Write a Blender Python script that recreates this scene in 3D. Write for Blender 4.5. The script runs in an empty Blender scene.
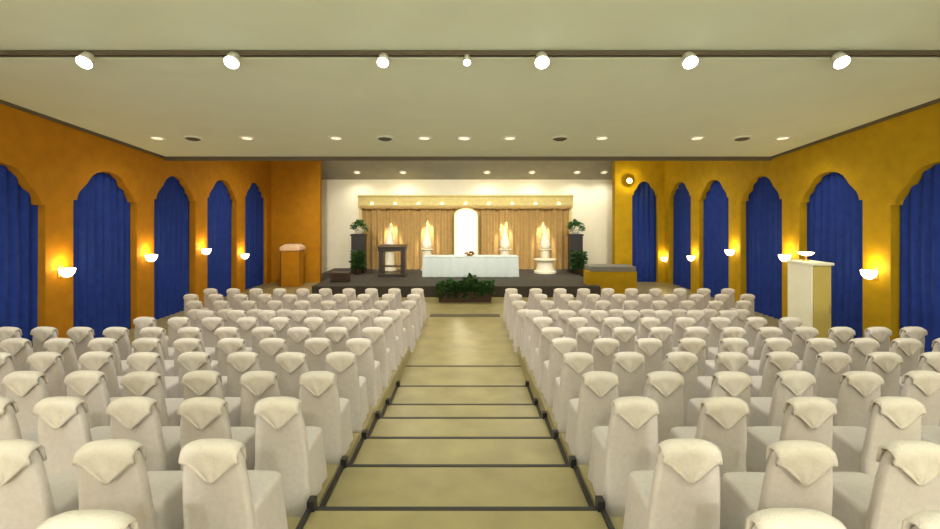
import bpy, bmesh, math, random
from mathutils import Vector, Matrix
random.seed(7)
S = bpy.context.scene
COL = S.collection
PI = math.pi
EYE = 2.95                      # camera height above the flat floor in front of the stage
FX = 480.0                      # focal length in pixels of the 940x529 frame

# ------------------------------------------------------------------ materials
def mat(name, col, rough=0.6, noise=0.0, nscale=8.0, bump=0.0, bscale=60.0, metal=0.0,
        emit=0.0, ecol=None, spec=0.5, stretch=None, sheen=0.0):
    m = bpy.data.materials.new(name); m.use_nodes = True
    nt = m.node_tree; b = nt.nodes['Principled BSDF']
    b.inputs['Base Color'].default_value = (*col, 1)
    b.inputs['Roughness'].default_value = rough
    b.inputs['Metallic'].default_value = metal
    b.inputs['Specular IOR Level'].default_value = spec
    if sheen: b.inputs['Sheen Weight'].default_value = sheen
    tc = nt.nodes.new('ShaderNodeTexCoord')
    src = tc.outputs['Object']
    if stretch:
        mp = nt.nodes.new('ShaderNodeMapping'); mp.inputs['Scale'].default_value = stretch
        nt.links.new(src, mp.inputs['Vector']); src = mp.outputs['Vector']
    if noise:
        n = nt.nodes.new('ShaderNodeTexNoise'); n.inputs['Scale'].default_value = nscale
        n.inputs['Detail'].default_value = 5
        r = nt.nodes.new('ShaderNodeValToRGB')
        r.color_ramp.elements[0].position = .3; r.color_ramp.elements[1].position = .7
        r.color_ramp.elements[0].color = (*[max(0, c * (1 - noise)) for c in col], 1)
        r.color_ramp.elements[1].color = (*[min(1, c * (1 + noise)) for c in col], 1)
        nt.links.new(src, n.inputs['Vector']); nt.links.new(n.outputs['Fac'], r.inputs['Fac'])
        nt.links.new(r.outputs['Color'], b.inputs['Base Color'])
    if bump:
        n2 = nt.nodes.new('ShaderNodeTexNoise'); n2.inputs['Scale'].default_value = bscale
        n2.inputs['Detail'].default_value = 3
        bp = nt.nodes.new('ShaderNodeBump'); bp.inputs['Strength'].default_value = bump
        bp.inputs['Distance'].default_value = .01
        nt.links.new(src, n2.inputs['Vector']); nt.links.new(n2.outputs['Fac'], bp.inputs['Height'])
        nt.links.new(bp.outputs['Normal'], b.inputs['Normal'])
    if emit:
        b.inputs['Emission Color'].default_value = (*(ecol or col), 1)
        b.inputs['Emission Strength'].default_value = emit
    return m

M = {}
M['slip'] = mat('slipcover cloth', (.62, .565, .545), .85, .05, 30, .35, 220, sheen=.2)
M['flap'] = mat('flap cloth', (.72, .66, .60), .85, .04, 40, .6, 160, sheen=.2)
M['stone'] = mat('beige marble', (.335, .285, .135), .36, .16, 2.2, spec=.45)
M['nosing'] = mat('black nosing', (.02, .018, .02), .45)
M['ceil'] = mat('cream ceiling paint', (.76, .82, .68), .9, .02, 1.5)
M['trim_shade'] = mat('dark brown trim and step shade', (.10, .08, .05), .6)
M['ochreL'] = mat('orange ochre plaster', (.45, .19, .006), .75, .10, 3.5, .15, 40, spec=.2)
M['ochreR'] = mat('yellow ochre plaster', (.46, .28, .006), .75, .10, 3.5, .15, 40, spec=.2)
M['blue'] = mat('blue drape', (.021, .047, .28), .9, .12, 6, .3, 120, spec=.1)
M['whitewall'] = mat('white plaster', (.86, .82, .70), .8, .02, 3)
M['stageceil'] = mat('grey stage ceiling', (.30, .285, .23), .9, .06, 3)
M['stage'] = mat('dark grey stage carpet', (.055, .047, .040), .8, .15, 14)
M['tan'] = mat('tan stage drape', (.47, .31, .13), .9, .08, 5, .2, 90, spec=.1)
M['gilt'] = mat('pale gilt', (.72, .60, .25), .5, .1, 9)
M['dark'] = mat('dark lacquered wood', (.025, .016, .013), .35, .2, 20)
M['brown'] = mat('brown wood', (.06, .03, .018), .5, .2, 14)
M['black'] = mat('black laminate', (.013, .012, .016), .5)
M['leaf'] = mat('dark green leaf', (.03, .10, .018), .5, .35, 9)
M['leaf2'] = mat('light green leaf', (.10, .20, .06), .5, .3, 9)
M['petal'] = mat('white petal', (.85, .84, .74), .7, .05, 20)
M['redpetal'] = mat('red brown petal', (.30, .07, .03), .7, .2, 20)
M['stem'] = mat('plant stem', (.06, .07, .02), .7)
M['cloth'] = mat('cool white altar cloth', (.56, .63, .66), .85, .03, 12, .2, 120)
M['pedestal'] = mat('white pedestal', (.82, .76, .62), .6, .03, 6)
M['cream'] = mat('cream cabinet panel', (.94, .92, .76), .6, .04, 3)
M['creamshade'] = mat('shaded cabinet panel', (.58, .46, .12), .6, .05, 3)  # darker tan puts the shade of the cabinet's front into its colour
M['grey'] = mat('grey coping', (.18, .18, .16), .6, .1, 8)
M['pinktop'] = mat('pale pink top', (.78, .55, .38), .6, .05, 8)
M['metal'] = mat('white fixture metal', (.75, .74, .68), .4)
M['brass'] = mat('brass', (.55, .36, .10), .35, metal=.8)
M['ventdark'] = mat('dark vent', (.10, .085, .05), .7)
M['spotlens'] = mat('lit spot lens', (.9, .95, .95), .3, emit=9, ecol=(.86, 1, .95))
M['downlens'] = mat('lit downlight lens', (.9, .88, .7), .3, emit=.75, ecol=(1, .95, .68))
M['stagelens'] = mat('lit stage lens', (.9, .88, .7), .3, emit=.8, ecol=(1, .93, .72))
M['sconce'] = mat('lit sconce glass', (.9, .8, .5), .3, emit=7, ecol=(1, .80, .38))
M['niche'] = mat('lit niche panel', (.9, .85, .7), .4, emit=.8, ecol=(1, .88, .55))
M['pelmet'] = mat('lit pelmet bulb', (.9, .85, .6), .4, emit=1.6, ecol=(1, .92, .6))

# ------------------------------------------------------------------ mesh helpers
class MB:
    def __init__(self): self.bm = bmesh.new()
    def face(self, pts, mi=0):
        f = self.bm.faces.new([self.bm.verts.new(p) for p in pts]); f.material_index = mi
        return f
    def box(self, x0, x1, y0, y1, z0, z1, bev=0.0, mtx=None):
        v = [self.bm.verts.new((x, y, z)) for x in (x0, x1) for y in (y0, y1) for z in (z0, z1)]
        fs = [self.bm.faces.new([v[i] for i in q]) for q in
              ((0, 1, 3, 2), (4, 6, 7, 5), (0, 4, 5, 1), (2, 3, 7, 6), (0, 2, 6, 4), (1, 5, 7, 3))]
        vs = v
        if bev:
            es = list({e for f in fs for e in f.edges})
            r = bmesh.ops.bevel(self.bm, geom=es, offset=bev, segments=2, profile=.5, affect='EDGES')
            vs = list({x for f in r['faces'] for x in f.verts})
        if mtx is not None:
            bmesh.ops.transform(self.bm, matrix=mtx, verts=vs)
        return self
    def loft(self, rings, cap0=True, cap1=True):
        R = [[self.bm.verts.new(p) for p in r] for r in rings]
        n = len(R[0])
        for a, b in zip(R, R[1:]):
            for i in range(n):
                self.bm.faces.new((a[i], a[(i + 1) % n], b[(i + 1) % n], b[i]))
        if cap0: self.bm.faces.new(list(reversed(R[0])))
        if cap1: self.bm.faces.new(R[-1])
        return self
    def lathe(self, prof, n=20, c=(0, 0, 0), mtx=None, cap=True):
        rings = []
        for r, z in prof:
            ring = [Vector((r * math.cos(2 * PI * i / n), r * math.sin(2 * PI * i / n), z)) for i in range(n)]
            if mtx is not None: ring = [mtx @ p for p in ring]
            rings.append([p + Vector(c) for p in ring])
        return self.loft(rings, cap, cap)
    def tube(self, pts, r, n=10):
        pts = [Vector(p) for p in pts]; rings = []
        for i, p in enumerate(pts):
            d = (pts[min(i + 1, len(pts) - 1)] - pts[max(i - 1, 0)]).normalized()
            a = d.orthogonal().normalized(); b = d.cross(a)
            rr = r[i] if isinstance(r, (list, tuple)) else r
            rings.append([p + rr * (math.cos(2 * PI * k / n) * a + math.sin(2 * PI * k / n) * b) for k in range(n)])
        return self.loft(rings)
    def grid(self, fn, nu, nv, mi=0):
        V = [[self.bm.verts.new(fn(u / nu, v / nv)) for v in range(nv + 1)] for u in range(nu + 1)]
        for u in range(nu):
            for v in range(nv):
                f = self.bm.faces.new((V[u][v], V[u + 1][v], V[u + 1][v + 1], V[u][v + 1])); f.material_index = mi
        return self
    def build(self, name, m, parent=None, smooth=False, fixn=True):
        if fixn: bmesh.ops.recalc_face_normals(self.bm, faces=self.bm.faces[:])
        me = bpy.data.meshes.new(name); self.bm.to_mesh(me); self.bm.free()
        for x in (m if isinstance(m, (list, tuple)) else [m]): me.materials.append(x)
        if smooth:
            me.shade_smooth()
            try: me.set_sharp_from_angle(angle=math.radians(50))
            except Exception: pass
        o = bpy.data.objects.new(name, me); COL.objects.link(o)
        if parent is not None: o.parent = parent
        return o

def tag(o, label, cat, group=None):
    o['label'] = label; o['category'] = cat
    if group: o['group'] = group
    return o
def thing(name, label, cat, loc=(0, 0, 0), rot=(0, 0, 0), group=None):
    o = bpy.data.objects.new(name, None); COL.objects.link(o); o.empty_display_size = .1
    o.location = loc; o.rotation_euler = rot
    return tag(o, label, cat, group)
def struct(o): o['kind'] = 'structure'; return o
def dup(root, loc, rot=None, label=None, group=None, skip=()):
    r = root.copy(); COL.objects.link(r); r.location = loc
    if rot is not None: r.rotation_euler = rot
    if label: r['label'] = label
    if group: r['group'] = group
    for ch in list(root.children):
        if ch.type == 'LIGHT' and 'light' in skip: continue
        c = ch.copy(); COL.objects.link(c); c.parent = r
        for g in list(ch.children):
            d = g.copy(); COL.objects.link(d); d.parent = c
    return r
def px(x, d): return (x - 468) / FX * d          # sideways metres of a photo column at depth d
def pz(y, d): return EYE - (y - 215) / FX * d    # height of a photo row at depth d

def lamp(name, kind, loc, energy, col, size=.1, aim=None, angle=150, blend=.8, parent=None):
    L = bpy.data.lights.new(name, kind); L.energy = energy; L.color = col
    if kind == 'AREA': L.shape = 'DISK'; L.size = size
    else: L.shadow_soft_size = size
    if kind == 'SPOT': L.spot_size = math.radians(angle); L.spot_blend = blend
    o = bpy.data.objects.new(name, L); COL.objects.link(o); o.location = loc
    if aim is not None:
        o.rotation_euler = (Vector(aim) - Vector(loc)).to_track_quat('-Z', 'Y').to_euler()
    if parent is not None: o.parent = parent
    return o

# ------------------------------------------------------------------ the floor: tiers, aisle stairs, flat front
AX, AW = -.09, 1.12                     # aisle centre and half width
WX = 8.6                                # wall face
ROWS = [1.9, 2.8, 3.75, 4.7, 5.6, 6.5, 7.4, 8.3, 9.3]
TD = [2.07, 2.22, 2.33, 2.44, 2.51, 2.58, 2.64, 2.68, 2.76]
NR = len(ROWS)
ROW_N = [11] * 7 + [8, 7]
TREADS = [(-5, 2.75, 2.10), (2.75, 3.65, 2.23), (3.65, 4.6, 2.40), (4.6, 5.5, 2.55), (5.5, 6.3, 2.66),
          (6.3, 7.1, 2.80), (7.1, 8.14, 2.90)]
tier_edges = [-5] + [r - .22 for r in ROWS[1:]] + [10.05]
def tier_z(y):
    for k in range(NR):
        if y < tier_edges[k + 1]: return EYE - TD[k]
    return 0.0
b = MB(); b.box(-9.1, 9.1, 8.1, 23.6, -.3, 0); f = struct(b.build('floor', M['stone']))
for s in (-1, 1):
    b = MB()
    xa = AX + s * AW; xb = s * 9.1
    for k in range(NR):
        b.box(min(xa, xb), max(xa, xb), tier_edges[k], tier_edges[k + 1], -.3, EYE - TD[k])
    struct(b.build('floor', M['stone']))
b = MB()
for y0, y1, D in TREADS: b.box(AX - AW, AX + AW, y0, y1, -.3, EYE - D)
struct(b.build('floor', M['stone']))
tn = 0
def trim(b, m):
    global tn; tn += 1
    return struct(b.build('trim_%d' % tn, m))
for k, (y0, y1, D) in enumerate(TREADS):
    z = EYE - D
    b = MB(); b.box(AX - AW + .01, AX + AW - .01, y1 - .03, y1 + .012, z - .02, z + .006)
    trim(b, M['nosing'])
    b = MB()
    for s in (-1, 1):
        x = AX + s * AW
        xi = x - s * .035
        b.box(min(x, xi), max(x, xi), max(y0, -1), y1, z, z + .03)
        xi = x - s * .055
        b.box(min(x, xi), max(x, xi), y1 - .05, y1 + .03, z - .10, z + .08)
    trim(b, M['nosing'])
b = MB(); b.box(AX - 1.02, AX + 1.02, 13.9, 14.25, 0, .012); trim(b, M['trim_shade'])
b = MB(); b.box(AX - 1.12, AX + 1.12, 9.33, 9.40, 0, .006); trim(b, M['trim_shade'])

# ------------------------------------------------------------------ walls with arcades
PROF = [(1, 0), (.90, 0), (.885, .12), (.83, .27), (.72, .42), (.62, .54), (.55, .68), (.45, .84), (.31, .95), (.14, 1.0), (0, 1.03)]
def arch_pts(c, hw, sp, ap):
    L = [(c - t * hw, sp + (ap - sp) * p) for t, p in PROF]
    return L + [(c + t * hw, sp + (ap - sp) * p) for t, p in reversed(PROF[:-1])]
def arcade(fn, u0, u1, ops, zt, th, zb=-.25):
    """fn(u, z, depth into the wall) -> point"""
    b = MB(); u = u0
    def quad(ua, za, ub, zb2):
        b.face([fn(ua, za, 0), fn(ub, zb2, 0), fn(ub, zt, 0), fn(ua, zt, 0)])
    for c, hw, sp, ap in ops:
        quad(u, zb, c - hw, zb)
        P = arch_pts(c, hw, sp, ap)
        for (ua, za), (ub, zc) in zip(P, P[1:]):
            if abs(ua - ub) > 1e-6: quad(ua, za, ub, zc)
        R = [(c - hw, zb)] + P + [(c + hw, zb)]
        for (ua, za), (ub, zc) in zip(R, R[1:]):
            b.face([fn(ua, za, 0), fn(ub, zc, 0), fn(ub, zc, th), fn(ua, za, th)])
        u = c + hw
    quad(u, zb, u1, zb)
    b.face([fn(u0, zb, th + .22), fn(u1, zb, th + .22), fn(u1, zt, th + .22), fn(u0, zt, th + .22)])
    b.face([fn(u0, zt, 0), fn(u1, zt, 0), fn(u1, zt, th + .22), fn(u0, zt, th + .22)])
    for uu in (u0, u1):
        b.face([fn(uu, zb, 0), fn(uu, zt, 0), fn(uu, zt, th + .22), fn(uu, zb, th + .22)])
    return b
bays = []
for k, c in enumerate([-4.68 + 2.69 * i for i in range(10)]):
    j = k - 5                           # bay 0 is the nearest one in view
    sp = [.20, .33, .44, .58, .74][max(0, min(4, j))]
    ap = [.96, 1.02, 1.14, 1.22, 1.33][max(0, min(4, j))]
    if c > -4.0: bays.append((c, 1.0, EYE + sp, EYE + ap))
ZT = 6.6
for s, nm in ((-1, 'wall_left'), (1, 'wall_right')):
    fn = lambda u, z, d, s=s: (s * (WX + d), u, z)
    struct(arcade(fn, -5, 21, bays, ZT, .2).build(nm, M['ochreL' if s < 0 else 'ochreR']))
xl, xr = px(320, 21), px(615, 21)
b = MB(); b.box(-9.05, xl, 21, 21.25, -.2, ZT); struct(b.build('wall_front', M['ochreL']))
fn = lambda u, z, d: (u, 21 + d, z)
fa = (px(645, 21), .56, EYE + .86, EYE + 1.46)
struct(arcade(fn, xr, 9.05, [fa], ZT, .2).build('wall_front', M['ochreR']))
b = MB(); b.box(-7.6, 7.6, 23.0, 23.2, -.2, 6.0); struct(b.build('wall_back', M['whitewall']))
for s in (-1, 1):
    b = MB(); b.box(min(s * 7.5, s * 7.7), max(s * 7.5, s * 7.7), 21.43, 23.1, -.2, 6); struct(b.build('wall_stage', M['whitewall']))
b = MB(); b.box(-9.1, 9.1, -5.2, -5, .5, ZT); struct(b.build('wall_rear', M['whitewall']))

# blue drapes, one in every arch the photo shows (and the neighbour just outside)
ORD = ['first', 'second', 'third', 'fourth', 'fifth', 'sixth', 'seventh', 'eighth', 'ninth', 'tenth', 'eleventh', 'twelfth']
def drape(fn, c, hw, zb, zt, label, folds=9, seed=0):
    ph = seed * 1.7
    b = MB()
    b.grid(lambda u, v: fn(c + (u * 2 - 1) * (hw + .08), zb + v * (zt - zb),
                           .18 + .028 * math.sin(folds * 2 * PI * u + ph + .5 * math.sin(5 * u + ph)) + .012 * math.sin(23 * u + 2 * v + ph)), 90, 6)
    o = b.build('curtain', M['blue'], smooth=True)
    tag(o, label, 'curtain', 'blue drapes in the wall arches')
for s, side in ((-1, 'left'), (1, 'right')):
    fn = lambda u, z, d, s=s: (s * (WX + d), u, z)
    vis = [q for q in bays if q[0] > 7]
    for k, (c, hw, sp, ap) in enumerate(vis):
        drape(fn, c, hw, tier_z(c - hw), ap + .06,
              'blue drape filling the %s arch from the camera along the %s wall' % (['first', 'second', 'third', 'fourth', 'fifth'][k], side), seed=k + 5 * (s > 0))
    for k, (c, hw, sp, ap) in enumerate(q for q in bays if q[0] <= 7):
        b = MB(); b.box(min(s * 8.78, s * 8.8), max(s * 8.78, s * 8.8), c - 1.05, c + 1.05, tier_z(c - hw), ap + .06); struct(b.build('wall_%s' % side, M['blue']))
fn = lambda u, z, d: (u, 21 + d, z)
drape(fn, fa[0], fa[1], 0, fa[3] + .05, 'narrow blue drape in the arch right of the stage opening', folds=5, seed=13)

# ------------------------------------------------------------------ ceilings
def cz(d): return EYE + 2.966 - .097 * d        # underside of the long sloping panel
b = MB()
b.face([(-9, 6.96, cz(6.96)), (9, 6.96, cz(6.96)), (9, 13.62, cz(13.62)), (-9, 13.62, cz(13.62))])
b.face([(-9, 6.96, cz(6.96) + .4), (9, 6.96, cz(6.96) + .4), (9, 13.62, cz(13.62) + 1.2), (-9, 13.62, cz(13.62) + 1.2)])
b.face([(-9, 13.62, cz(13.62)), (9, 13.62, cz(13.62)), (9, 13.62, cz(13.62) + 1.2), (-9, 13.62, cz(13.62) + 1.2)])
struct(b.build('ceiling', M['ceil']))
z1 = pz(51.5, 6.96)
b = MB()
b.loft([[(-9, 6.96, z1), (-9, -5, z1 + .097 * 11.96), (-9, -5, z1 + 1.6), (-9, 6.96, z1 + .4)],
        [(9, 6.96, z1), (9, -5, z1 + .097 * 11.96), (9, -5, z1 + 1.6), (9, 6.96, z1 + .4)]])
struct(b.build('ceiling', M['ceil']))
b = MB(); b.box(-8.6, 8.6, 6.90, 6.965, cz(6.96) + .012, z1 - .002); trim(b, M['trim_shade'])  # ceiling step riser, its shadow put into the dark colour
b = MB(); b.box(-8.6, 8.6, 13.56, 13.68, cz(13.62) - .10, cz(13.62) + .02); trim(b, M['trim_shade'])
b = MB(); b.box(-9, 9, 13.6, 21.2, EYE + 2.75, EYE + 2.9); struct(b.build('ceiling', M['ceil']))
b = MB()
b.loft([[(-7.6, 21.02, EYE + 2.5), (-7.6, 23.1, EYE + 1.66), (-7.6, 23.1, EYE + 2.0), (-7.6, 21.02, EYE + 3.2)],
        [(7.6, 21.02, EYE + 2.5), (7.6, 23.1, EYE + 1.66), (7.6, 23.1, EYE + 2.0), (7.6, 21.02, EYE + 3.2)]])
struct(b.build('ceiling', M['stageceil']))
for s in (-1, 1):                               # dark crown trim where wall meets ceiling
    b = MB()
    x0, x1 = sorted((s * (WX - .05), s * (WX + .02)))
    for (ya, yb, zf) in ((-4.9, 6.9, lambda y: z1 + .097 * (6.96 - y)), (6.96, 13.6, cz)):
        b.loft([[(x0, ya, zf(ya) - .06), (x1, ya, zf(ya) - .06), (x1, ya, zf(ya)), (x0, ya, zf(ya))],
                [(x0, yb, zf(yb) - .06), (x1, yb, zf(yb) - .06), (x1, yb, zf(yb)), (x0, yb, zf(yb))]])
    trim(b, M['trim_shade'])

# ------------------------------------------------------------------ stage platform
STZ = .40
b = MB(); b.box(-5.6, 4.75, 17.2, 21.1, 0, STZ, .01); b.box(-6.4, 6.4, 21.05, 23.0, 0, STZ)
o = struct(b.build('floor', M['stage']))

# ------------------------------------------------------------------ covered chairs
def rrect(cx, cy, hx, hy, z, n=6, r=.04, rip=0.0, ph=0.0, lean=0.0):
    pts = []
    r = min(r, hx * .98, hy * .98)
    for qx, qy, a0 in ((1, 1, 0), (-1, 1, 90), (-1, -1, 180), (1, -1, 270)):
        for i in range(n + 1):
            a = math.radians(a0 + 90 * i / n)
            pts.append(Vector((cx + qx * (hx - r) + r * math.cos(a), cy + qy * (hy - r) + r * math.sin(a), z)))
    out = []
    m = len(pts)
    for i in range(m):                          # add mid points on long sides so folds can ripple
        p, q = pts[i], pts[(i + 1) % m]
        out.append(p)
        if i % (n + 1) == n:
            k = 5
            for j in range(1, k): out.append(p.lerp(q, j / k))
    if rip:
        c = Vector((cx, cy, z))
        for i, p in enumerate(out):
            d = (p - c).normalized()
            p += d * rip * math.sin(i * 2.1 + ph)
    return out
H = .90
def back_y(z): return -.03 - .075 * max(0, (z - .40)) / .5       # back rest leans to the rear
def make_chair(label):
    t = thing('banquet_chair', label, 'chair', group='white covered chairs in rows')
    rings = []
    for z, hx, hy in ((.005, .222, .050), (.06, .220, .046), (.2, .215, .040), (.4, .208, .036), (.55, .200, .036), (.7, .188, .036),
                      (.78, .176, .035), (.83, .166, .034), (.862, .153, .031), (.884, .134, .025), (.896, .10, .014), (.90, .06, .006)):
        rings.append(rrect(0, back_y(z) - (.03 if z < .1 else .012 if z < .3 else 0), hx, hy, z, n=4, r=.03, rip=(.007 if z < .1 else .004 if z < .3 else 0)))
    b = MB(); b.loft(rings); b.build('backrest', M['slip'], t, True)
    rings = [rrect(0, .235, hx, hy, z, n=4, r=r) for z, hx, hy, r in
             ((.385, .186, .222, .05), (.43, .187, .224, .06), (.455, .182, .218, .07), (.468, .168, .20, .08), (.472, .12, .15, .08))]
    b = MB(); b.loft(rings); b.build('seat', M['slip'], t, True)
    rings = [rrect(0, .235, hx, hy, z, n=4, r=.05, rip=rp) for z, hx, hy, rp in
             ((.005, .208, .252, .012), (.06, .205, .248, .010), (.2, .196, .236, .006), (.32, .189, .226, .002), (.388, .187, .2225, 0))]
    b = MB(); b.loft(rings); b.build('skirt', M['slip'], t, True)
    # triangular flap folded over the top of the back, its point hanging behind
    path = []
    for z in (.78, .82, .86): path.append((back_y(z) + .044, z, .0))
    for a in (20, 50, 90, 130, 160):
        path.append((back_y(.88) + .046 * math.cos(math.radians(a)), .882 + .034 * math.sin(math.radians(a)), .0))
    for z in (.87, .85, .83, .80, .775, .75, .72, .697): path.append((back_y(z) - .047 - .004 * (z < .8), z, 1))
    def hw(z, rear):
        if not rear: return .160
        if z > .835: return .168
        return max(.012, .168 * (z - .690) / (.835 - .690))
    nu = 12
    vs = []
    b = MB()
    for (y, z, rear) in path:
        w = hw(z, rear); row = []
        for i in range(nu + 1):
            u = i / nu * 2 - 1
            drop = (-.036 * abs(u) ** 3.5 if z > .84 else -.012 * abs(u) ** 3 if z > .82 else 0)          # corners of the top are rounded over
            row.append(b.bm.verts.new((u * w, y - .004 * math.sin(7 * u + z * 20) * (rear > 0), z + drop)))
        vs.append(row)
    for r0, r1 in zip(vs, vs[1:]):
        for i in range(nu): b.bm.faces.new((r0[i], r0[i + 1], r1[i + 1], r1[i]))
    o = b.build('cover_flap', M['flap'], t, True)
    o['label'] = 'cream triangular flap over the backrest'
    md = o.modifiers.new('thick', 'SOLIDIFY'); md.thickness = .014; md.offset = 1
    return t
chair0 = None
def place_chair(x, y, z, label, group):
    global chair0
    if chair0 is None:
        chair0 = make_chair(label); c = chair0; c['group'] = group
    else:
        c = dup(chair0, (0, 0, 0), None, label, group)
    c.location = (x, y, z); c.rotation_euler = (0, 0, random.uniform(-.035, .035))
REAR = ['row nearest the camera', 'second row from the camera', 'third row from the camera', 'fourth row from the camera',
        'fifth row from the camera', 'sixth row from the camera', 'seventh row from the camera', 'eighth row from the camera',
        'ninth row from the camera']
for r, (d, D) in enumerate(zip(ROWS, TD)):
    for s in (-1, 1):
        pitch = {0: (.59, .60), 1: (.59, .63), 2: (.56, .68), 3: (.565, .63), 4: (.57, .59), 6: (.56, .555), 7: (.585, .61), 8: (.60, .62)}.get(r, (.575, .575))[s > 0]
        for k in range(ROW_N[r]):
            x = AX + s * (1.37 + pitch * k)
            p = 468 + x / d * FX
            if p < -55 or p > 995: continue
            place_chair(x + random.uniform(-.012, .012), d + .05 + random.uniform(-.015, .015), EYE - D,
                        'white slipcovered chair %s from the aisle, %s, %s side' % (ORD[k], REAR[r], 'left' if s < 0 else 'right'),
                        'covered chairs on the rear tiers')
FRONT = ['fourth row from the stage', 'third row from the stage', 'second row from the stage', 'row nearest the stage']
for r, (d, n) in enumerate(((10.35, 8), (11.4, 9), (12.35, 10), (13.3, 10))):
    for s in (-1, 1):
        for k in range(n):
            x = AX + s * (1.30 + (.635 if s < 0 else .662) * k)
            place_chair(x + random.uniform(-.012, .012), d + .05, 0,
                        'white slipcovered chair %s from the aisle, %s, %s side' % (ORD[k], FRONT[r], 'left' if s < 0 else 'right'),
                        'covered chairs in front of the stage')

# ------------------------------------------------------------------ lights on the ceiling step
xs = [(85, 1), (232, 1), (383, .8), (467, .5), (542, 1), (690, 1), (841, 1)]
names = ['leftmost white spotlight on the ceiling step', 'second spotlight from the left on the ceiling step',
         'third spotlight from the left on the ceiling step, left of the small one', 'small dim spotlight at the middle of the ceiling step',
         'spotlight just right of the small one on the ceiling step', 'second spotlight from the right on the ceiling step',
         'rightmost white spotlight on the ceiling step']
NEUT = (.95, 1, .92)
for (p, sc), nm in zip(xs, names):
    x = px(p, 6.85); z = pz(60, 6.85)
    t = thing('spotlight', nm, 'spotlight', (x, 6.85, z), group='spotlights along the ceiling step')
    tilt = Matrix.Rotation(math.radians(-38), 4, 'X')
    b = MB(); b.box(-.05 * sc, .05 * sc, .02, .115, .03, .075, .008); b.build('bracket', M['metal'], t)
    b = MB(); b.lathe([(.06 * sc, .10), (.085 * sc, .085), (.10 * sc, 0), (.105 * sc, -.055), (.092 * sc, -.055)], 20, (0, .02, .005), tilt); b.build('housing', M['metal'], t, True)
    b = MB(); b.lathe([(.10 * sc, -.056), (.098 * sc, -.07), (.06 * sc, -.085), (.01, -.09)], 20, (0, .02, .005), tilt)
    b.build('lens', M['spotlens'], t, True)
    lamp('spot_lamp', 'SPOT', (x, 6.75, z - .12), 130 * sc, (1, .97, .88), .09, aim=(x, 9.5, 0), angle=150, blend=.9)
# downlights recessed into the sloping ceiling, and the round vents between them
slope = math.atan(.097)
dl = [157, 247, 336, 424, 464, 510, 602, 697, 783]
first = None
for i, p in enumerate(dl):
    d = 11.5; loc = (px(p, d), d, cz(d))
    lab = 'round recessed ceiling downlight, %s from the left in the far row' % ORD[i]
    if first is None:
        first = thing('downlight', lab, 'ceiling light', loc, (-slope, 0, 0), 'recessed downlights in the sloping ceiling')
        b = MB(); b.lathe([(.12, .02), (.19, .01), (.19, -.012), (.17, -.026), (.135, -.018)], 24); b.build('rim', M['metal'], first, True)
        b = MB(); b.lathe([(.134, -.012), (.12, -.022), (.05, -.03)], 24); b.build('lens', M['downlens'], first, True)
    else:
        dup(first, loc, None, lab)
    lamp('down_lamp', 'SPOT', (loc[0], d, loc[2] - .08), 76, (1, .92, .70), .1, aim=(loc[0], d, 0), angle=155, blend=.9)
first = None
for i, p in enumerate((193, 385, 560, 742)):
    d = 11.5; loc = (px(p, d), d, cz(d))
    lab = 'dark round ceiling vent, %s from the left, between the downlights' % ORD[i]
    if first is None:
        first = thing('ceiling_vent', lab, 'vent', loc, (-slope, 0, 0), 'round vents in the sloping ceiling')
        b = MB(); b.lathe([(.21, .01), (.215, -.01), (.19, -.03), (.15, -.035)], 24); b.build('frame', M['ceil'], first, True)
        b = MB(); b.lathe([(.175, -.03), (.13, -.05), (.12, -.036), (.08, -.056), (.07, -.04), (.02, -.055)], 24); b.build('grille', M['ventdark'], first, True)
    else: dup(first, loc, None, lab)
# stage downlights in the grey sloping stage ceiling
first = None
sa = math.atan(.84 / 2.08)
for i, p in enumerate((357, 403, 487, 532, 577, 604)):
    d = 22.29; z = EYE + 2.5 - .84 / 2.08 * (d - 21.02); loc = (px(p, d), d, z)
    lab = 'small downlight in the grey stage ceiling, %s from the left' % ORD[i]
    if first is None:
        first = thing('downlight', lab, 'ceiling light', loc, (-sa, 0, 0), 'downlights in the stage ceiling')
        b = MB(); b.lathe([(.10, .02), (.17, .01), (.17, -.015), (.15, -.03), (.12, -.02)], 20); b.build('rim', M['metal'], first, True)
        b = MB(); b.lathe([(.119, -.012), (.10, -.025), (.05, -.03)], 20); b.build('lens', M['stagelens'], first, True)
    else: dup(first, loc, None, lab)
    lamp('stage_lamp', 'SPOT', (loc[0], d - .1, z - .2), 75, (1, .93, .74), .1, aim=(loc[0], d + .1, 0), angle=150, blend=.9)
# added fill lights without fixtures, above and behind the camera
for y in (4.6, 2.0, -.8, -3.4):
    for x in (-6.8, -2.3, 2.3, 6.8):
        lamp('house_fill', 'SPOT', (x, y, z1 + .097 * (6.96 - y) - .1), 74 if abs(x) < 5 else 100, NEUT, .12, aim=(x, y, 0), angle=160, blend=.9)
for x in (-7.0, -2.0, 2.0, 7.0):              # added unseen fill lights near the rear wall
    lamp('rear_fill', 'POINT', (x, -3.6, EYE - .75), 250 if abs(x) < 5 else 400, (.98, 1, .9), .2)
for x in (-5.5, -1.8, 1.8, 5.5):                # added lights hidden above the beam to brighten the backdrop
    lamp('stage_fill', 'SPOT', (x, 15.2, EYE + 2.4), 760, (1, .95, .78), .1, aim=(x * .75, 23, 1.6), angle=68, blend=.8)
for x in (-6, -2, 2, 6):                       # added unseen lights overhead to brighten the front chairs
    lamp('front_fill', 'SPOT', (x, 17.0, EYE + 2.65), 360, (1, .93, .74), .12, aim=(x, 17.0, 0), angle=160, blend=.9)

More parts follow.
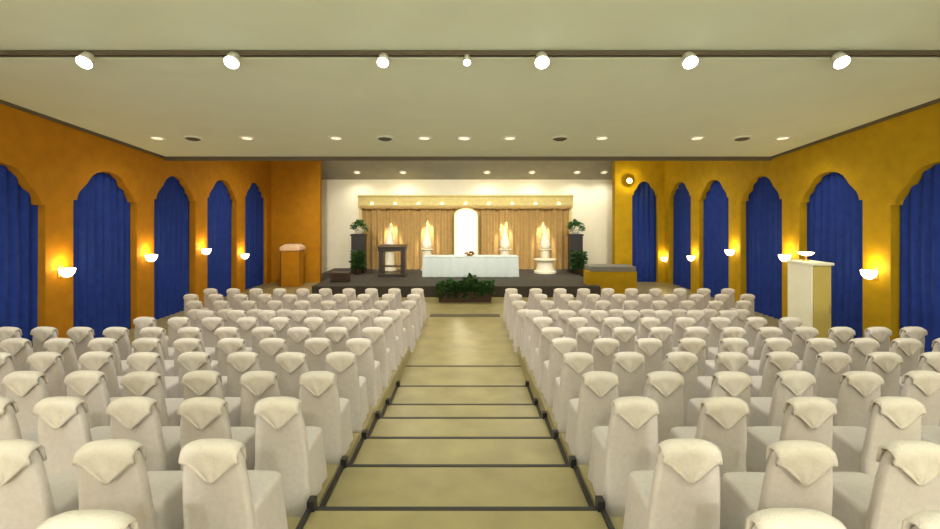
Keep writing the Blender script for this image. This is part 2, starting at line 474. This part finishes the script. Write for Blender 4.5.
# ------------------------------------------------------------------ wall sconces
def sconce(loc, rz, label, e=13):
    t = thing('wall_sconce', label, 'wall lamp', loc, (0, 0, rz), 'lit sconces on the pilasters')
    # local +Y points out of the wall
    b = MB(); b.box(-.06, .06, 0, .03, -.16, .10, .01); b.build('backplate', M['brass'], t)
    b = MB(); b.tube([(0, .02, -.10), (0, .09, -.13), (0, .14, -.10)], .014); b.build('arm', M['brass'], t, True)
    b = MB(); b.lathe([(.03, -.15), (.08, -.13), (.13, -.06), (.15, .03), (.138, .03), (.112, -.04), (.05, -.10)], 20, (0, .15, 0)); b.build('bowl_shade', M['sconce'], t, True)
    lamp('sconce_lamp', 'POINT', (0, .17, .10), e, (1, .74, .32), .06, parent=t)
    return t
pil = [10.115, 12.805, 15.495, 18.185]
for s, side, hs in ((-1, 'left', (270, 256, 250, 255)), (1, 'right', (272, 256, 251, 257))):
    for k, (d, y) in enumerate(zip(pil, hs)):
        sconce((s * WX, d, pz(y, d)), PI / 2 if s > 0 else -PI / 2,
               'glowing sconce on the %s pilaster from the camera, %s wall' % (ORD[k], side))
sconce((px(663, 21), 21, pz(258, 21)), PI, 'glowing sconce between the two farthest arches near the stage, right side', 9)
# small floodlight over the right stage corner
t = thing('spotlight', 'small yellow-lit spotlight high on the pilaster right of the stage', 'spotlight', (px(628, 21), 21, pz(181, 21)), (0, 0, PI))
b = MB(); b.box(-.05, .05, 0, .06, -.05, .05, .008); b.build('bracket', M['brass'], t)
b = MB(); b.lathe([(.05, 0), (.10, .03), (.14, .13), (.12, .14)], 18, (0, .06, 0), Matrix.Rotation(-PI / 2, 4, 'X')); b.build('housing', M['brass'], t, True)
b = MB(); b.lathe([(.12, .132), (.10, .145), (.02, .15)], 18, (0, .06, 0), Matrix.Rotation(-PI / 2, 4, 'X')); b.build('lens', M['sconce'], t, True)
lamp('flood_lamp', 'POINT', (0, .32, -.02), 26, (1, .85, .25), .05, parent=t)

# ------------------------------------------------------------------ cream cabinet by the right wall, ochre cabinet by the stage
x0, x1 = px(812, 9.5), px(833, 9.5)
t = thing('cabinet', 'tall cream cabinet standing by the right wall behind the rear chairs', 'cabinet', ((x0 + x1) / 2, 9.85, 0))
hx = (x1 - x0) / 2; zt = pz(263, 9.5)
b = MB(); b.box(-hx + .02, hx - .02, -.33, .35, .06, zt - .05); b.build('body', M['creamshade'], t)
b = MB(); b.box(-hx - .012, -hx + .02, -.35, .36, .05, zt - .05, .006); b.build('side_panel', M['cream'], t)
b = MB(); b.box(-hx - .03, hx + .02, -.37, .38, zt - .05, zt, .01); b.build('top', M['cream'], t)
b = MB(); b.box(-hx + .0, hx - .01, -.32, .34, 0, .06); b.build('plinth', M['brown'], t)
b = MB(); b.box(-hx + .04, hx - .04, -.345, -.33, .12, zt - .1, .005); dr = b.build('door', M['creamshade'], t)
b = MB(); b.tube([(hx - .08, -.345, 1.0), (hx - .08, -.375, 1.02), (hx - .08, -.375, 1.14), (hx - .08, -.345, 1.16)], .008); b.build('handle', M['brass'], dr, True)
lx = px(806, 9.9)
t = thing('table_lamp', 'small glowing bowl lamp on top of the tall cream cabinet', 'lamp', (lx, 9.9, zt))
b = MB(); b.lathe([(.07, 0), (.07, .012), (.02, .03), (.015, .10), (.03, .11)], 18); b.build('base', M['brass'], t, True)
b = MB(); b.lathe([(.03, .11), (.10, .13), (.15, .18), (.14, .18), (.09, .145), (.03, .13)], 20); b.build('bowl_shade', M['sconce'], t, True)
lamp('bowl_lamp', 'POINT', (0, 0, .27), 7, (1, .85, .5), .05, parent=t)

d = 19.7; x0, x1 = px(281, d), px(299, d); zt = pz(246, d)
t = thing('cabinet', 'orange ochre cabinet with pale pink top at left of the stage', 'cabinet', ((x0 + x1) / 2, d + .3, 0))
hx = (x1 - x0) / 2
b = MB(); b.box(-hx, hx, -.3, .3, 0, zt - .2, .01); b.build('body', M['ochreL'], t)
b = MB()
b.loft([rrect(0, 0, hx + .03, .34, zt - .2, 3), rrect(0, 0, hx + .05, .36, zt - .16, 3), rrect(0, 0, hx + .05, .36, zt - .05, 3), rrect(0, 0, hx - .1, .25, zt + .06, 3)]); b.build('top', M['pinktop'], t)
b = MB(); b.box(-hx - .03, -hx, -.31, .3, 0, zt - .2, .005); b.build('side_panel', M['brown'], t)
b = MB(); b.box(-hx + .08, hx - .08, -.315, -.3, .1, zt - .3, .004); b.build('door', M['ochreL'], t)

# low yellow partition with a grey coping at the right of the stage
d = 17.5; x0, x1 = px(587, d), px(637, d); zt = pz(266, d)
t = thing('partition', 'low yellow partition with a grey coping right of the stage', 'partition', ((x0 + x1) / 2, d, 0))
hx = (x1 - x0) / 2
b = MB(); b.box(-hx, hx, 0, .55, 0, zt - .2, .01); b.build('panel', M['ochreR'], t)
b = MB(); b.box(-hx + .12, hx - .05, -.05, .9, zt - .2, zt - .02, .015); b.build('coping', M['grey'], t)
b = MB(); b.box(-hx - .03, -hx + .35, -.05, 0, 0, .30, .01); b.build('kick_plate', M['brown'], t)

# ------------------------------------------------------------------ stage furnishing
# tan drape wall with cornice
d = 22.62; x0, x1 = px(362, d), px(569, d); cx = (x0 + x1) / 2
t = thing('stage_backdrop', 'wide tan pleated backdrop with a pale gilt cornice at the back of the stage', 'backdrop', (cx, d, STZ))
hx = (x1 - x0) / 2; zc = pz(206, d) - STZ
def pleat(u, v):
    x = -hx + 2 * hx * u
    return (x, .06 * math.sin(u * 2 * PI * 34) + .03 * math.sin(u * 2 * PI * 8 + .6), v * zc)
b = MB(); b.grid(pleat, 340, 4); b.build('drape', M['tan'], t, True)
zct = pz(195, 22.3) - STZ
b = MB()
prof = [(.05, zc - .12), (-.26, zc - .12), (-.28, zc + .02), (-.32, zc + .04), (-.32, zc + .12), (-.36, zct - .12), (-.44, zct - .05), (-.44, zct), (.05, zct)]
b.loft([[(-hx - .12, y, z) for y, z in prof], [(hx + .12, y, z) for y, z in prof]]); b.build('cornice', M['gilt'], t)
n = 26
for i in range(n):
    x = -hx + 2 * hx * (i + .5) / n; w = hx / n
    pass
b = MB()
def swag(u, v):
    q = u * 13 % 1.0
    return (-hx - .05 + (2 * hx + .1) * u, -.30 - .03 * math.sin(PI * q), zc - .02 - v * (.06 + .06 * math.sin(PI * q)))
b.grid(swag, 156, 3); o = b.build('valance', M['tan'], t, True)
for i in range(9):
    x = -hx + 2 * hx * (i + .5) / 9
    b = MB(); b.lathe([(.03, -.04), (.07, -.02), (.08, .02), (.05, .06), (.01, .08)], 14, (x, -.38, zc + .09)); b.build('bulb', M['pelmet'], t, True)
# posts of the backdrop
for x in (-hx - .04, hx + .04):
    b = MB(); b.box(x - .06, x + .06, -.1, .05, 0, zc - .1, .01); b.build('post', M['gilt'], t)

# glowing arched panel in the middle
d = 22.12; x0, x1 = px(455, d), px(477, d); zb, ztp = pz(260, d), pz(209, d)
t = thing('light_panel', 'tall glowing arched white panel at the middle of the backdrop', 'light panel', ((x0 + x1) / 2, d, STZ))
hw = (x1 - x0) / 2
def arched(hw, zlo, zhi, y0, y1):
    P = [(-hw, zlo)] + [(-hw * math.cos(a), zhi - hw * .6 + hw * .6 * math.sin(a)) for a in [PI * i / 16 for i in range(17)]] + [(hw, zlo)]
    b = MB(); b.loft([[(x, y0, z) for x, z in P], [(x, y1, z) for x, z in P]]); return b
arched(hw + .05, 0, ztp - STZ + .05, 0, .06).build('frame', M['gilt'], t)
arched(hw, zb - STZ, ztp - STZ, -.03, .0).build('glowing_face', M['niche'], t)
lamp('panel_lamp', 'AREA', (0, -.08, 1.6), 30, (1, .88, .62), 1.0, aim=None, parent=t).rotation_euler = (-PI / 2, 0, 0)

# pedestals under the downlit patches, with real downlights under the cornice
ped0 = None
for i, (p, w, top) in enumerate(((390, 8, 250), (427, 8, 249), (505, 8, 249), (545, 8, 249), (545, 14, 259))):
    d = 22.05 if i < 4 else 21.2; x = px(p, d); zt = pz(top, d) - STZ; r = w / FX * d * .8
    labs = ['white pedestal behind the dark lectern, before the backdrop', 'white pedestal just left of the glowing panel',
            'white pedestal just right of the glowing panel', 'tall white pedestal near the right end of the backdrop',
            'low broad white pedestal in front of the tall rightmost pedestal']
    t = thing('pedestal', labs[i], 'pedestal', (x, d, STZ), group='white pedestals before the backdrop')
    b = MB(); b.lathe([(r, 0), (r, .08), (r * .85, .12)], 24); b.build('base', M['pedestal'], t, True)
    b = MB(); b.lathe([(r * .82, .12), (r * .74, .3), (r * .74, zt - .12), (r * .8, zt - .06)], 24); b.build('shaft', M['pedestal'], t, True)
    b = MB(); b.lathe([(r * .85, zt - .06), (r, zt - .03), (r, zt)], 24); b.build('capital', M['pedestal'], t, True)
    if i < 4: lamp('scallop_lamp', 'SPOT', (x, 22.26, pz(211, 22.3)), 420, (1, .90, .66), .03, aim=(x, 22.62, pz(252, 22.3)), angle=44, blend=.6)
    if i < 4:
        v = thing('vase', ['slim white vase on the pedestal behind the dark lectern', 'slim white vase on the pedestal left of the glowing panel',
                           'slim white vase on the pedestal right of the glowing panel', 'slim white vase on the rightmost tall pedestal'][i], 'vase', (x, d, STZ + zt), group='white vases on the pedestals')
        b = MB(); b.lathe([(.10, 0), (.22, .08), (.25, .20), (.18, .46), (.08, .80), (.05, 1.0), (.07, 1.08)], 20); b.build('body', M['petal'], v, True)
        b = MB(); b.lathe([(.06, 1.075), (.085, 1.08), (.085, 1.10), (.05, 1.10)], 20); b.build('rim', M['gilt'], v, True)

# altar table under a white cloth
d = 19.7; x0, x1 = px(423, d), px(518, d); zt = pz(256.5, d) - STZ
t = thing('altar_table', 'long altar table under a cool white cloth at the middle of the stage', 'table', ((x0 + x1) / 2, d, STZ))
hx = (x1 - x0) / 2
def skirt_ring(z, k):
    P = []
    for (ax, ay), (bx_, by) in (((-hx, 0), (hx, 0)), ((hx, 0), (hx, .8)), ((hx, .8), (-hx, .8)), ((-hx, .8), (-hx, 0))):
        n = 60 if abs(ax - bx_) > .1 else 14
        for i in range(n):
            u = i / n; P.append(Vector((ax + (bx_ - ax) * u, ay + (by - ay) * u, z)))
    for i, p in enumerate(P):
        c = Vector((0, .4, z)); o = Vector(((p.x > 0) - (p.x < 0) if abs(abs(p.x) - hx) < .01 else 0, -1 if p.y < .01 else (1 if p.y > .79 else 0), 0))
        p += o * k * (.5 + .5 * math.sin(i * 1.05))
    return P
b = MB(); b.loft([skirt_ring(.01, .06), skirt_ring(.3, .045), skirt_ring(zt - .03, .008)], False, True); b.build('cloth_skirt', M['cloth'], t, True)
b = MB(); b.box(-hx - .02, hx + .02, -.02, .82, zt - .03, zt, .012); b.build('cloth_top', M['cloth'], t)
def blossoms(n, c, rad, r, squash=1.0):
    b = MB()
    for i in range(n):
        a, q = random.uniform(0, 2 * PI), math.sqrt(random.random())
        x, y = c[0] + rad * q * math.cos(a), c[1] + rad * q * math.sin(a)
        z = c[2] + squash * rad * (1 - q * q) * random.uniform(.6, 1)
        mt = Matrix.Rotation(random.uniform(-.6, .6), 4, 'X') @ Matrix.Rotation(random.uniform(-.6, .6), 4, 'Y')
        rr = r * random.uniform(.7, 1.1)
        b.lathe([(rr * .2, -rr * .4), (rr * .8, 0), (rr, rr * .25), (rr * .6, rr * .35), (rr * .15, rr * .3)], 8, (x, y, z), mt)
    return b
def leaves(n, fn, size, aspect=.35):
    """fn() -> (position, outward direction)"""
    b = MB()
    for i in range(n):
        p, dirn = fn(); p = Vector(p); dirn = Vector(dirn).normalized()
        dirn = (dirn + Vector((random.uniform(-.5, .5), random.uniform(-.5, .5), random.uniform(-.3, .5)))).normalized()
        s = size * random.uniform(.6, 1.25); side = dirn.cross(Vector((random.uniform(-1, 1), random.uniform(-1, 1), 1))).normalized() * s * aspect
        nrm = side.cross(dirn).normalized()
        tip = p + dirn * s - Vector((0, 0, s * .25)); mid = p + dirn * s * .5
        b.face([p, mid + side, tip]); b.face([p, tip, mid - side])
    return b
v = thing('flower_bowl', 'small bowl of red brown flowers on the white altar table', 'flowers', (px(470, 19.9), 19.95, STZ + zt))
b = MB(); b.lathe([(.07, 0), (.09, .01), (.16, .07), (.17, .09), (.15, .085)], 18); b.build('bowl', M['brass'], v, True)
blossoms(30, (0, 0, .08), .22, .045, .45).build('blooms', M['redpetal'], v, True)
def dome(rad, c, up=.5):
    def f():
        a = random.uniform(0, 2 * PI); e = random.uniform(-.1, PI / 2)
        o = Vector((math.cos(a) * math.cos(e), math.sin(a) * math.cos(e), math.sin(e) * up))
        return Vector(c) + o * rad * random.uniform(.4, .95), o
    return f
leaves(40, dome(.20, (0, 0, .09)), .09).build('foliage', M['leaf'], v, fixn=False)

# dark open-fronted lectern
d = 20.0; x0, x1 = px(379, d), px(406, d); zt = pz(246, d) - STZ
t = thing('lectern', 'dark wooden open-fronted lectern left of the altar table', 'lectern', ((x0 + x1) / 2, d, STZ))
hx = (x1 - x0) / 2
b = MB(); b.box(-hx, hx, -.25, .35, zt - .20, zt - .03, .015, Matrix.Rotation(0, 4, 'X')); b.build('desk_box', M['dark'], t)
b = MB(); b.box(-hx - .03, hx + .03, -.30, .38, -.025, .02, .01, Matrix.Translation((0, 0, zt - .01)) @ Matrix.Rotation(.1, 4, 'X')); b.build('desk_top', M['dark'], t)
for s in (-1, 1):
    b = MB(); a0, a1 = sorted((s * (hx - .02), s * (hx - .2))); b.box(a0, a1, -.22, .3, .1, zt - .2, .012); b.build('side_panel', M['dark'], t)
b = MB(); b.box(-hx - .01, hx + .01, -.28, .36, 0, .12, .012); b.build('base', M['dark'], t)
b = MB(); b.box(-hx + .2, hx - .2, -.15, .25, .40, .44); b.build('shelf', M['brown'], t)

# small dark bench at the left front corner of the stage
d = 18.4; x0, x1 = px(331, d), px(350, d); zt = pz(272, d) - STZ
t = thing('bench', 'low dark brown bench at the left corner of the stage', 'bench', ((x0 + x1) / 2, d, STZ))
hx = (x1 - x0) / 2
b = MB(); b.box(-hx, hx, -.2, .2, zt - .08, zt, .015); b.build('seat', M['brown'], t)
for sx in (-1, 1):
    for sy in (-1, 1):
        b = MB(); b.box(sx * (hx - .06) - .035, sx * (hx - .06) + .035, sy * .15 - .035, sy * .15 + .035, 0, zt - .08, .006); b.build('leg', M['brown'], t)
b = MB(); b.box(-hx + .03, hx - .03, -.16, .16, .05, zt - .09, .01); b.build('apron', M['brown'], t)

# black columns with plants on top and at the foot
for s, side, p0, p1 in ((-1, 'left', 352, 366), (1, 'right', 568.5, 582)):
    d = 21.4; x = px((p0 + p1) / 2, d); hw = (p1 - p0) / 2 / FX * d * .92; top = pz(234, d)
    t = thing('column_stand', 'tall black column stand at the %s end of the backdrop' % side, 'stand', (x, d, STZ), group='black column stands')
    b = MB(); b.box(-hw - .03, hw + .03, -hw - .03, hw + .03, 0, .1, .01); b.build('plinth', M['black'], t)
    b = MB(); b.box(-hw, hw, -hw, hw, .1, top - STZ - .08, .015); b.build('shaft', M['black'], t)
    b = MB(); b.box(-hw - .03, hw + .03, -hw - .03, hw + .03, top - STZ - .08, top - STZ, .01); b.build('cap', M['black'], t)
    v = thing('flower_arrangement', 'white and green flower arrangement on the %s black column' % side, 'flowers', (x, d, top), group='arrangements on the black columns')
    b = MB(); b.lathe([(.10, 0), (.15, .03), (.20, .12), (.19, .13)], 16); b.build('bowl', M['petal'], v, True)
    blossoms(26, (0, 0, .14), .24, .07, .5).build('blooms', M['petal'], v, True)
    leaves(170, dome(.36, (0, 0, .22), 1.0), .17).build('foliage', M['leaf'], v, fixn=False)
    v = thing('potted_shrub', 'dark green leafy shrub at the foot of the %s black column' % side, 'plant', (x + (.12 if s < 0 else -.02), d - .78, STZ), group='shrubs at the black columns')
    b = MB(); b.lathe([(.12, 0), (.15, .02), (.19, .24), (.17, .24)], 18); b.build('pot', M['brown'], v, True)
    b = MB()
    for k in range(5):
        a = k * 1.26; b.tube([(0.02 * math.cos(a), .02 * math.sin(a), .2), (.09 * math.cos(a), .09 * math.sin(a), .5), (.13 * math.cos(a), .13 * math.sin(a), .85)], [.014, .01, .006], 6)
    b.build('stem', M['stem'], v, True)
    def cyl():
        a = random.uniform(0, 2 * PI); z = random.uniform(.2, .98); r = .30 * (1 - .35 * abs(z - .5)) * random.uniform(.3, 1)
        return (r * math.cos(a), r * math.sin(a), z), (math.cos(a), math.sin(a), .4)
    leaves(520, cyl, .15).build('foliage', M['leaf'], v, fixn=False)

# long planter of greenery before the stage, at the end of the aisle
d = 16.4; x0, x1 = px(437, d), px(493, d)
t = thing('planter', 'long planter of dark green foliage before the stage at the end of the aisle', 'planter', ((x0 + x1) / 2, d, 0))
hx = (x1 - x0) / 2
b = MB(); b.loft([rrect(0, 0, hx - .08, .2, 0, 3), rrect(0, 0, hx - .03, .24, .3, 3), rrect(0, 0, hx - .03, .24, .34, 3)]); b.build('trough', M['brown'], t)
def bed():
    x = random.uniform(-hx, hx); y = random.uniform(-.32, .32)
    hh = .64 + .18 * math.exp(-((x - .12) / .25) ** 2) + .05 * math.sin(9 * x)
    return (x, y, random.uniform(.12, hh)), (x * .4, y * 2 - .2, .6)
leaves(1500, bed, .15).build('foliage', M['leaf'], t, fixn=False)
def sprig():
    x = random.gauss(.25, .12); return (x, random.uniform(-.25, .1), random.uniform(.5, .85)), (0, -.3, 1)
leaves(90, sprig, .15).build('sprig', M['leaf2'], t, fixn=False)

# ------------------------------------------------------------------ world, camera, view
w = bpy.data.worlds.new('World'); S.world = w; w.use_nodes = True
w.node_tree.nodes['Background'].inputs[0].default_value = (.02, .018, .012, 1)
cam = bpy.data.cameras.new('camera'); co = bpy.data.objects.new('camera', cam); COL.objects.link(co)
co.location = (0, 0, EYE); co.rotation_euler = (PI / 2, 0, 0)
cam.sensor_width = 36; cam.lens = 36 * FX / 940
cam.shift_x = 2 / 940; cam.shift_y = -(264.5 - 215) / 940
cam.clip_start = .05; cam.clip_end = 100
S.camera = co
S.view_settings.view_transform = 'Standard'; S.view_settings.look = 'None'
S.view_settings.gamma = 1; S.view_settings.use_curve_mapping = False
S.view_settings.exposure = 0.1
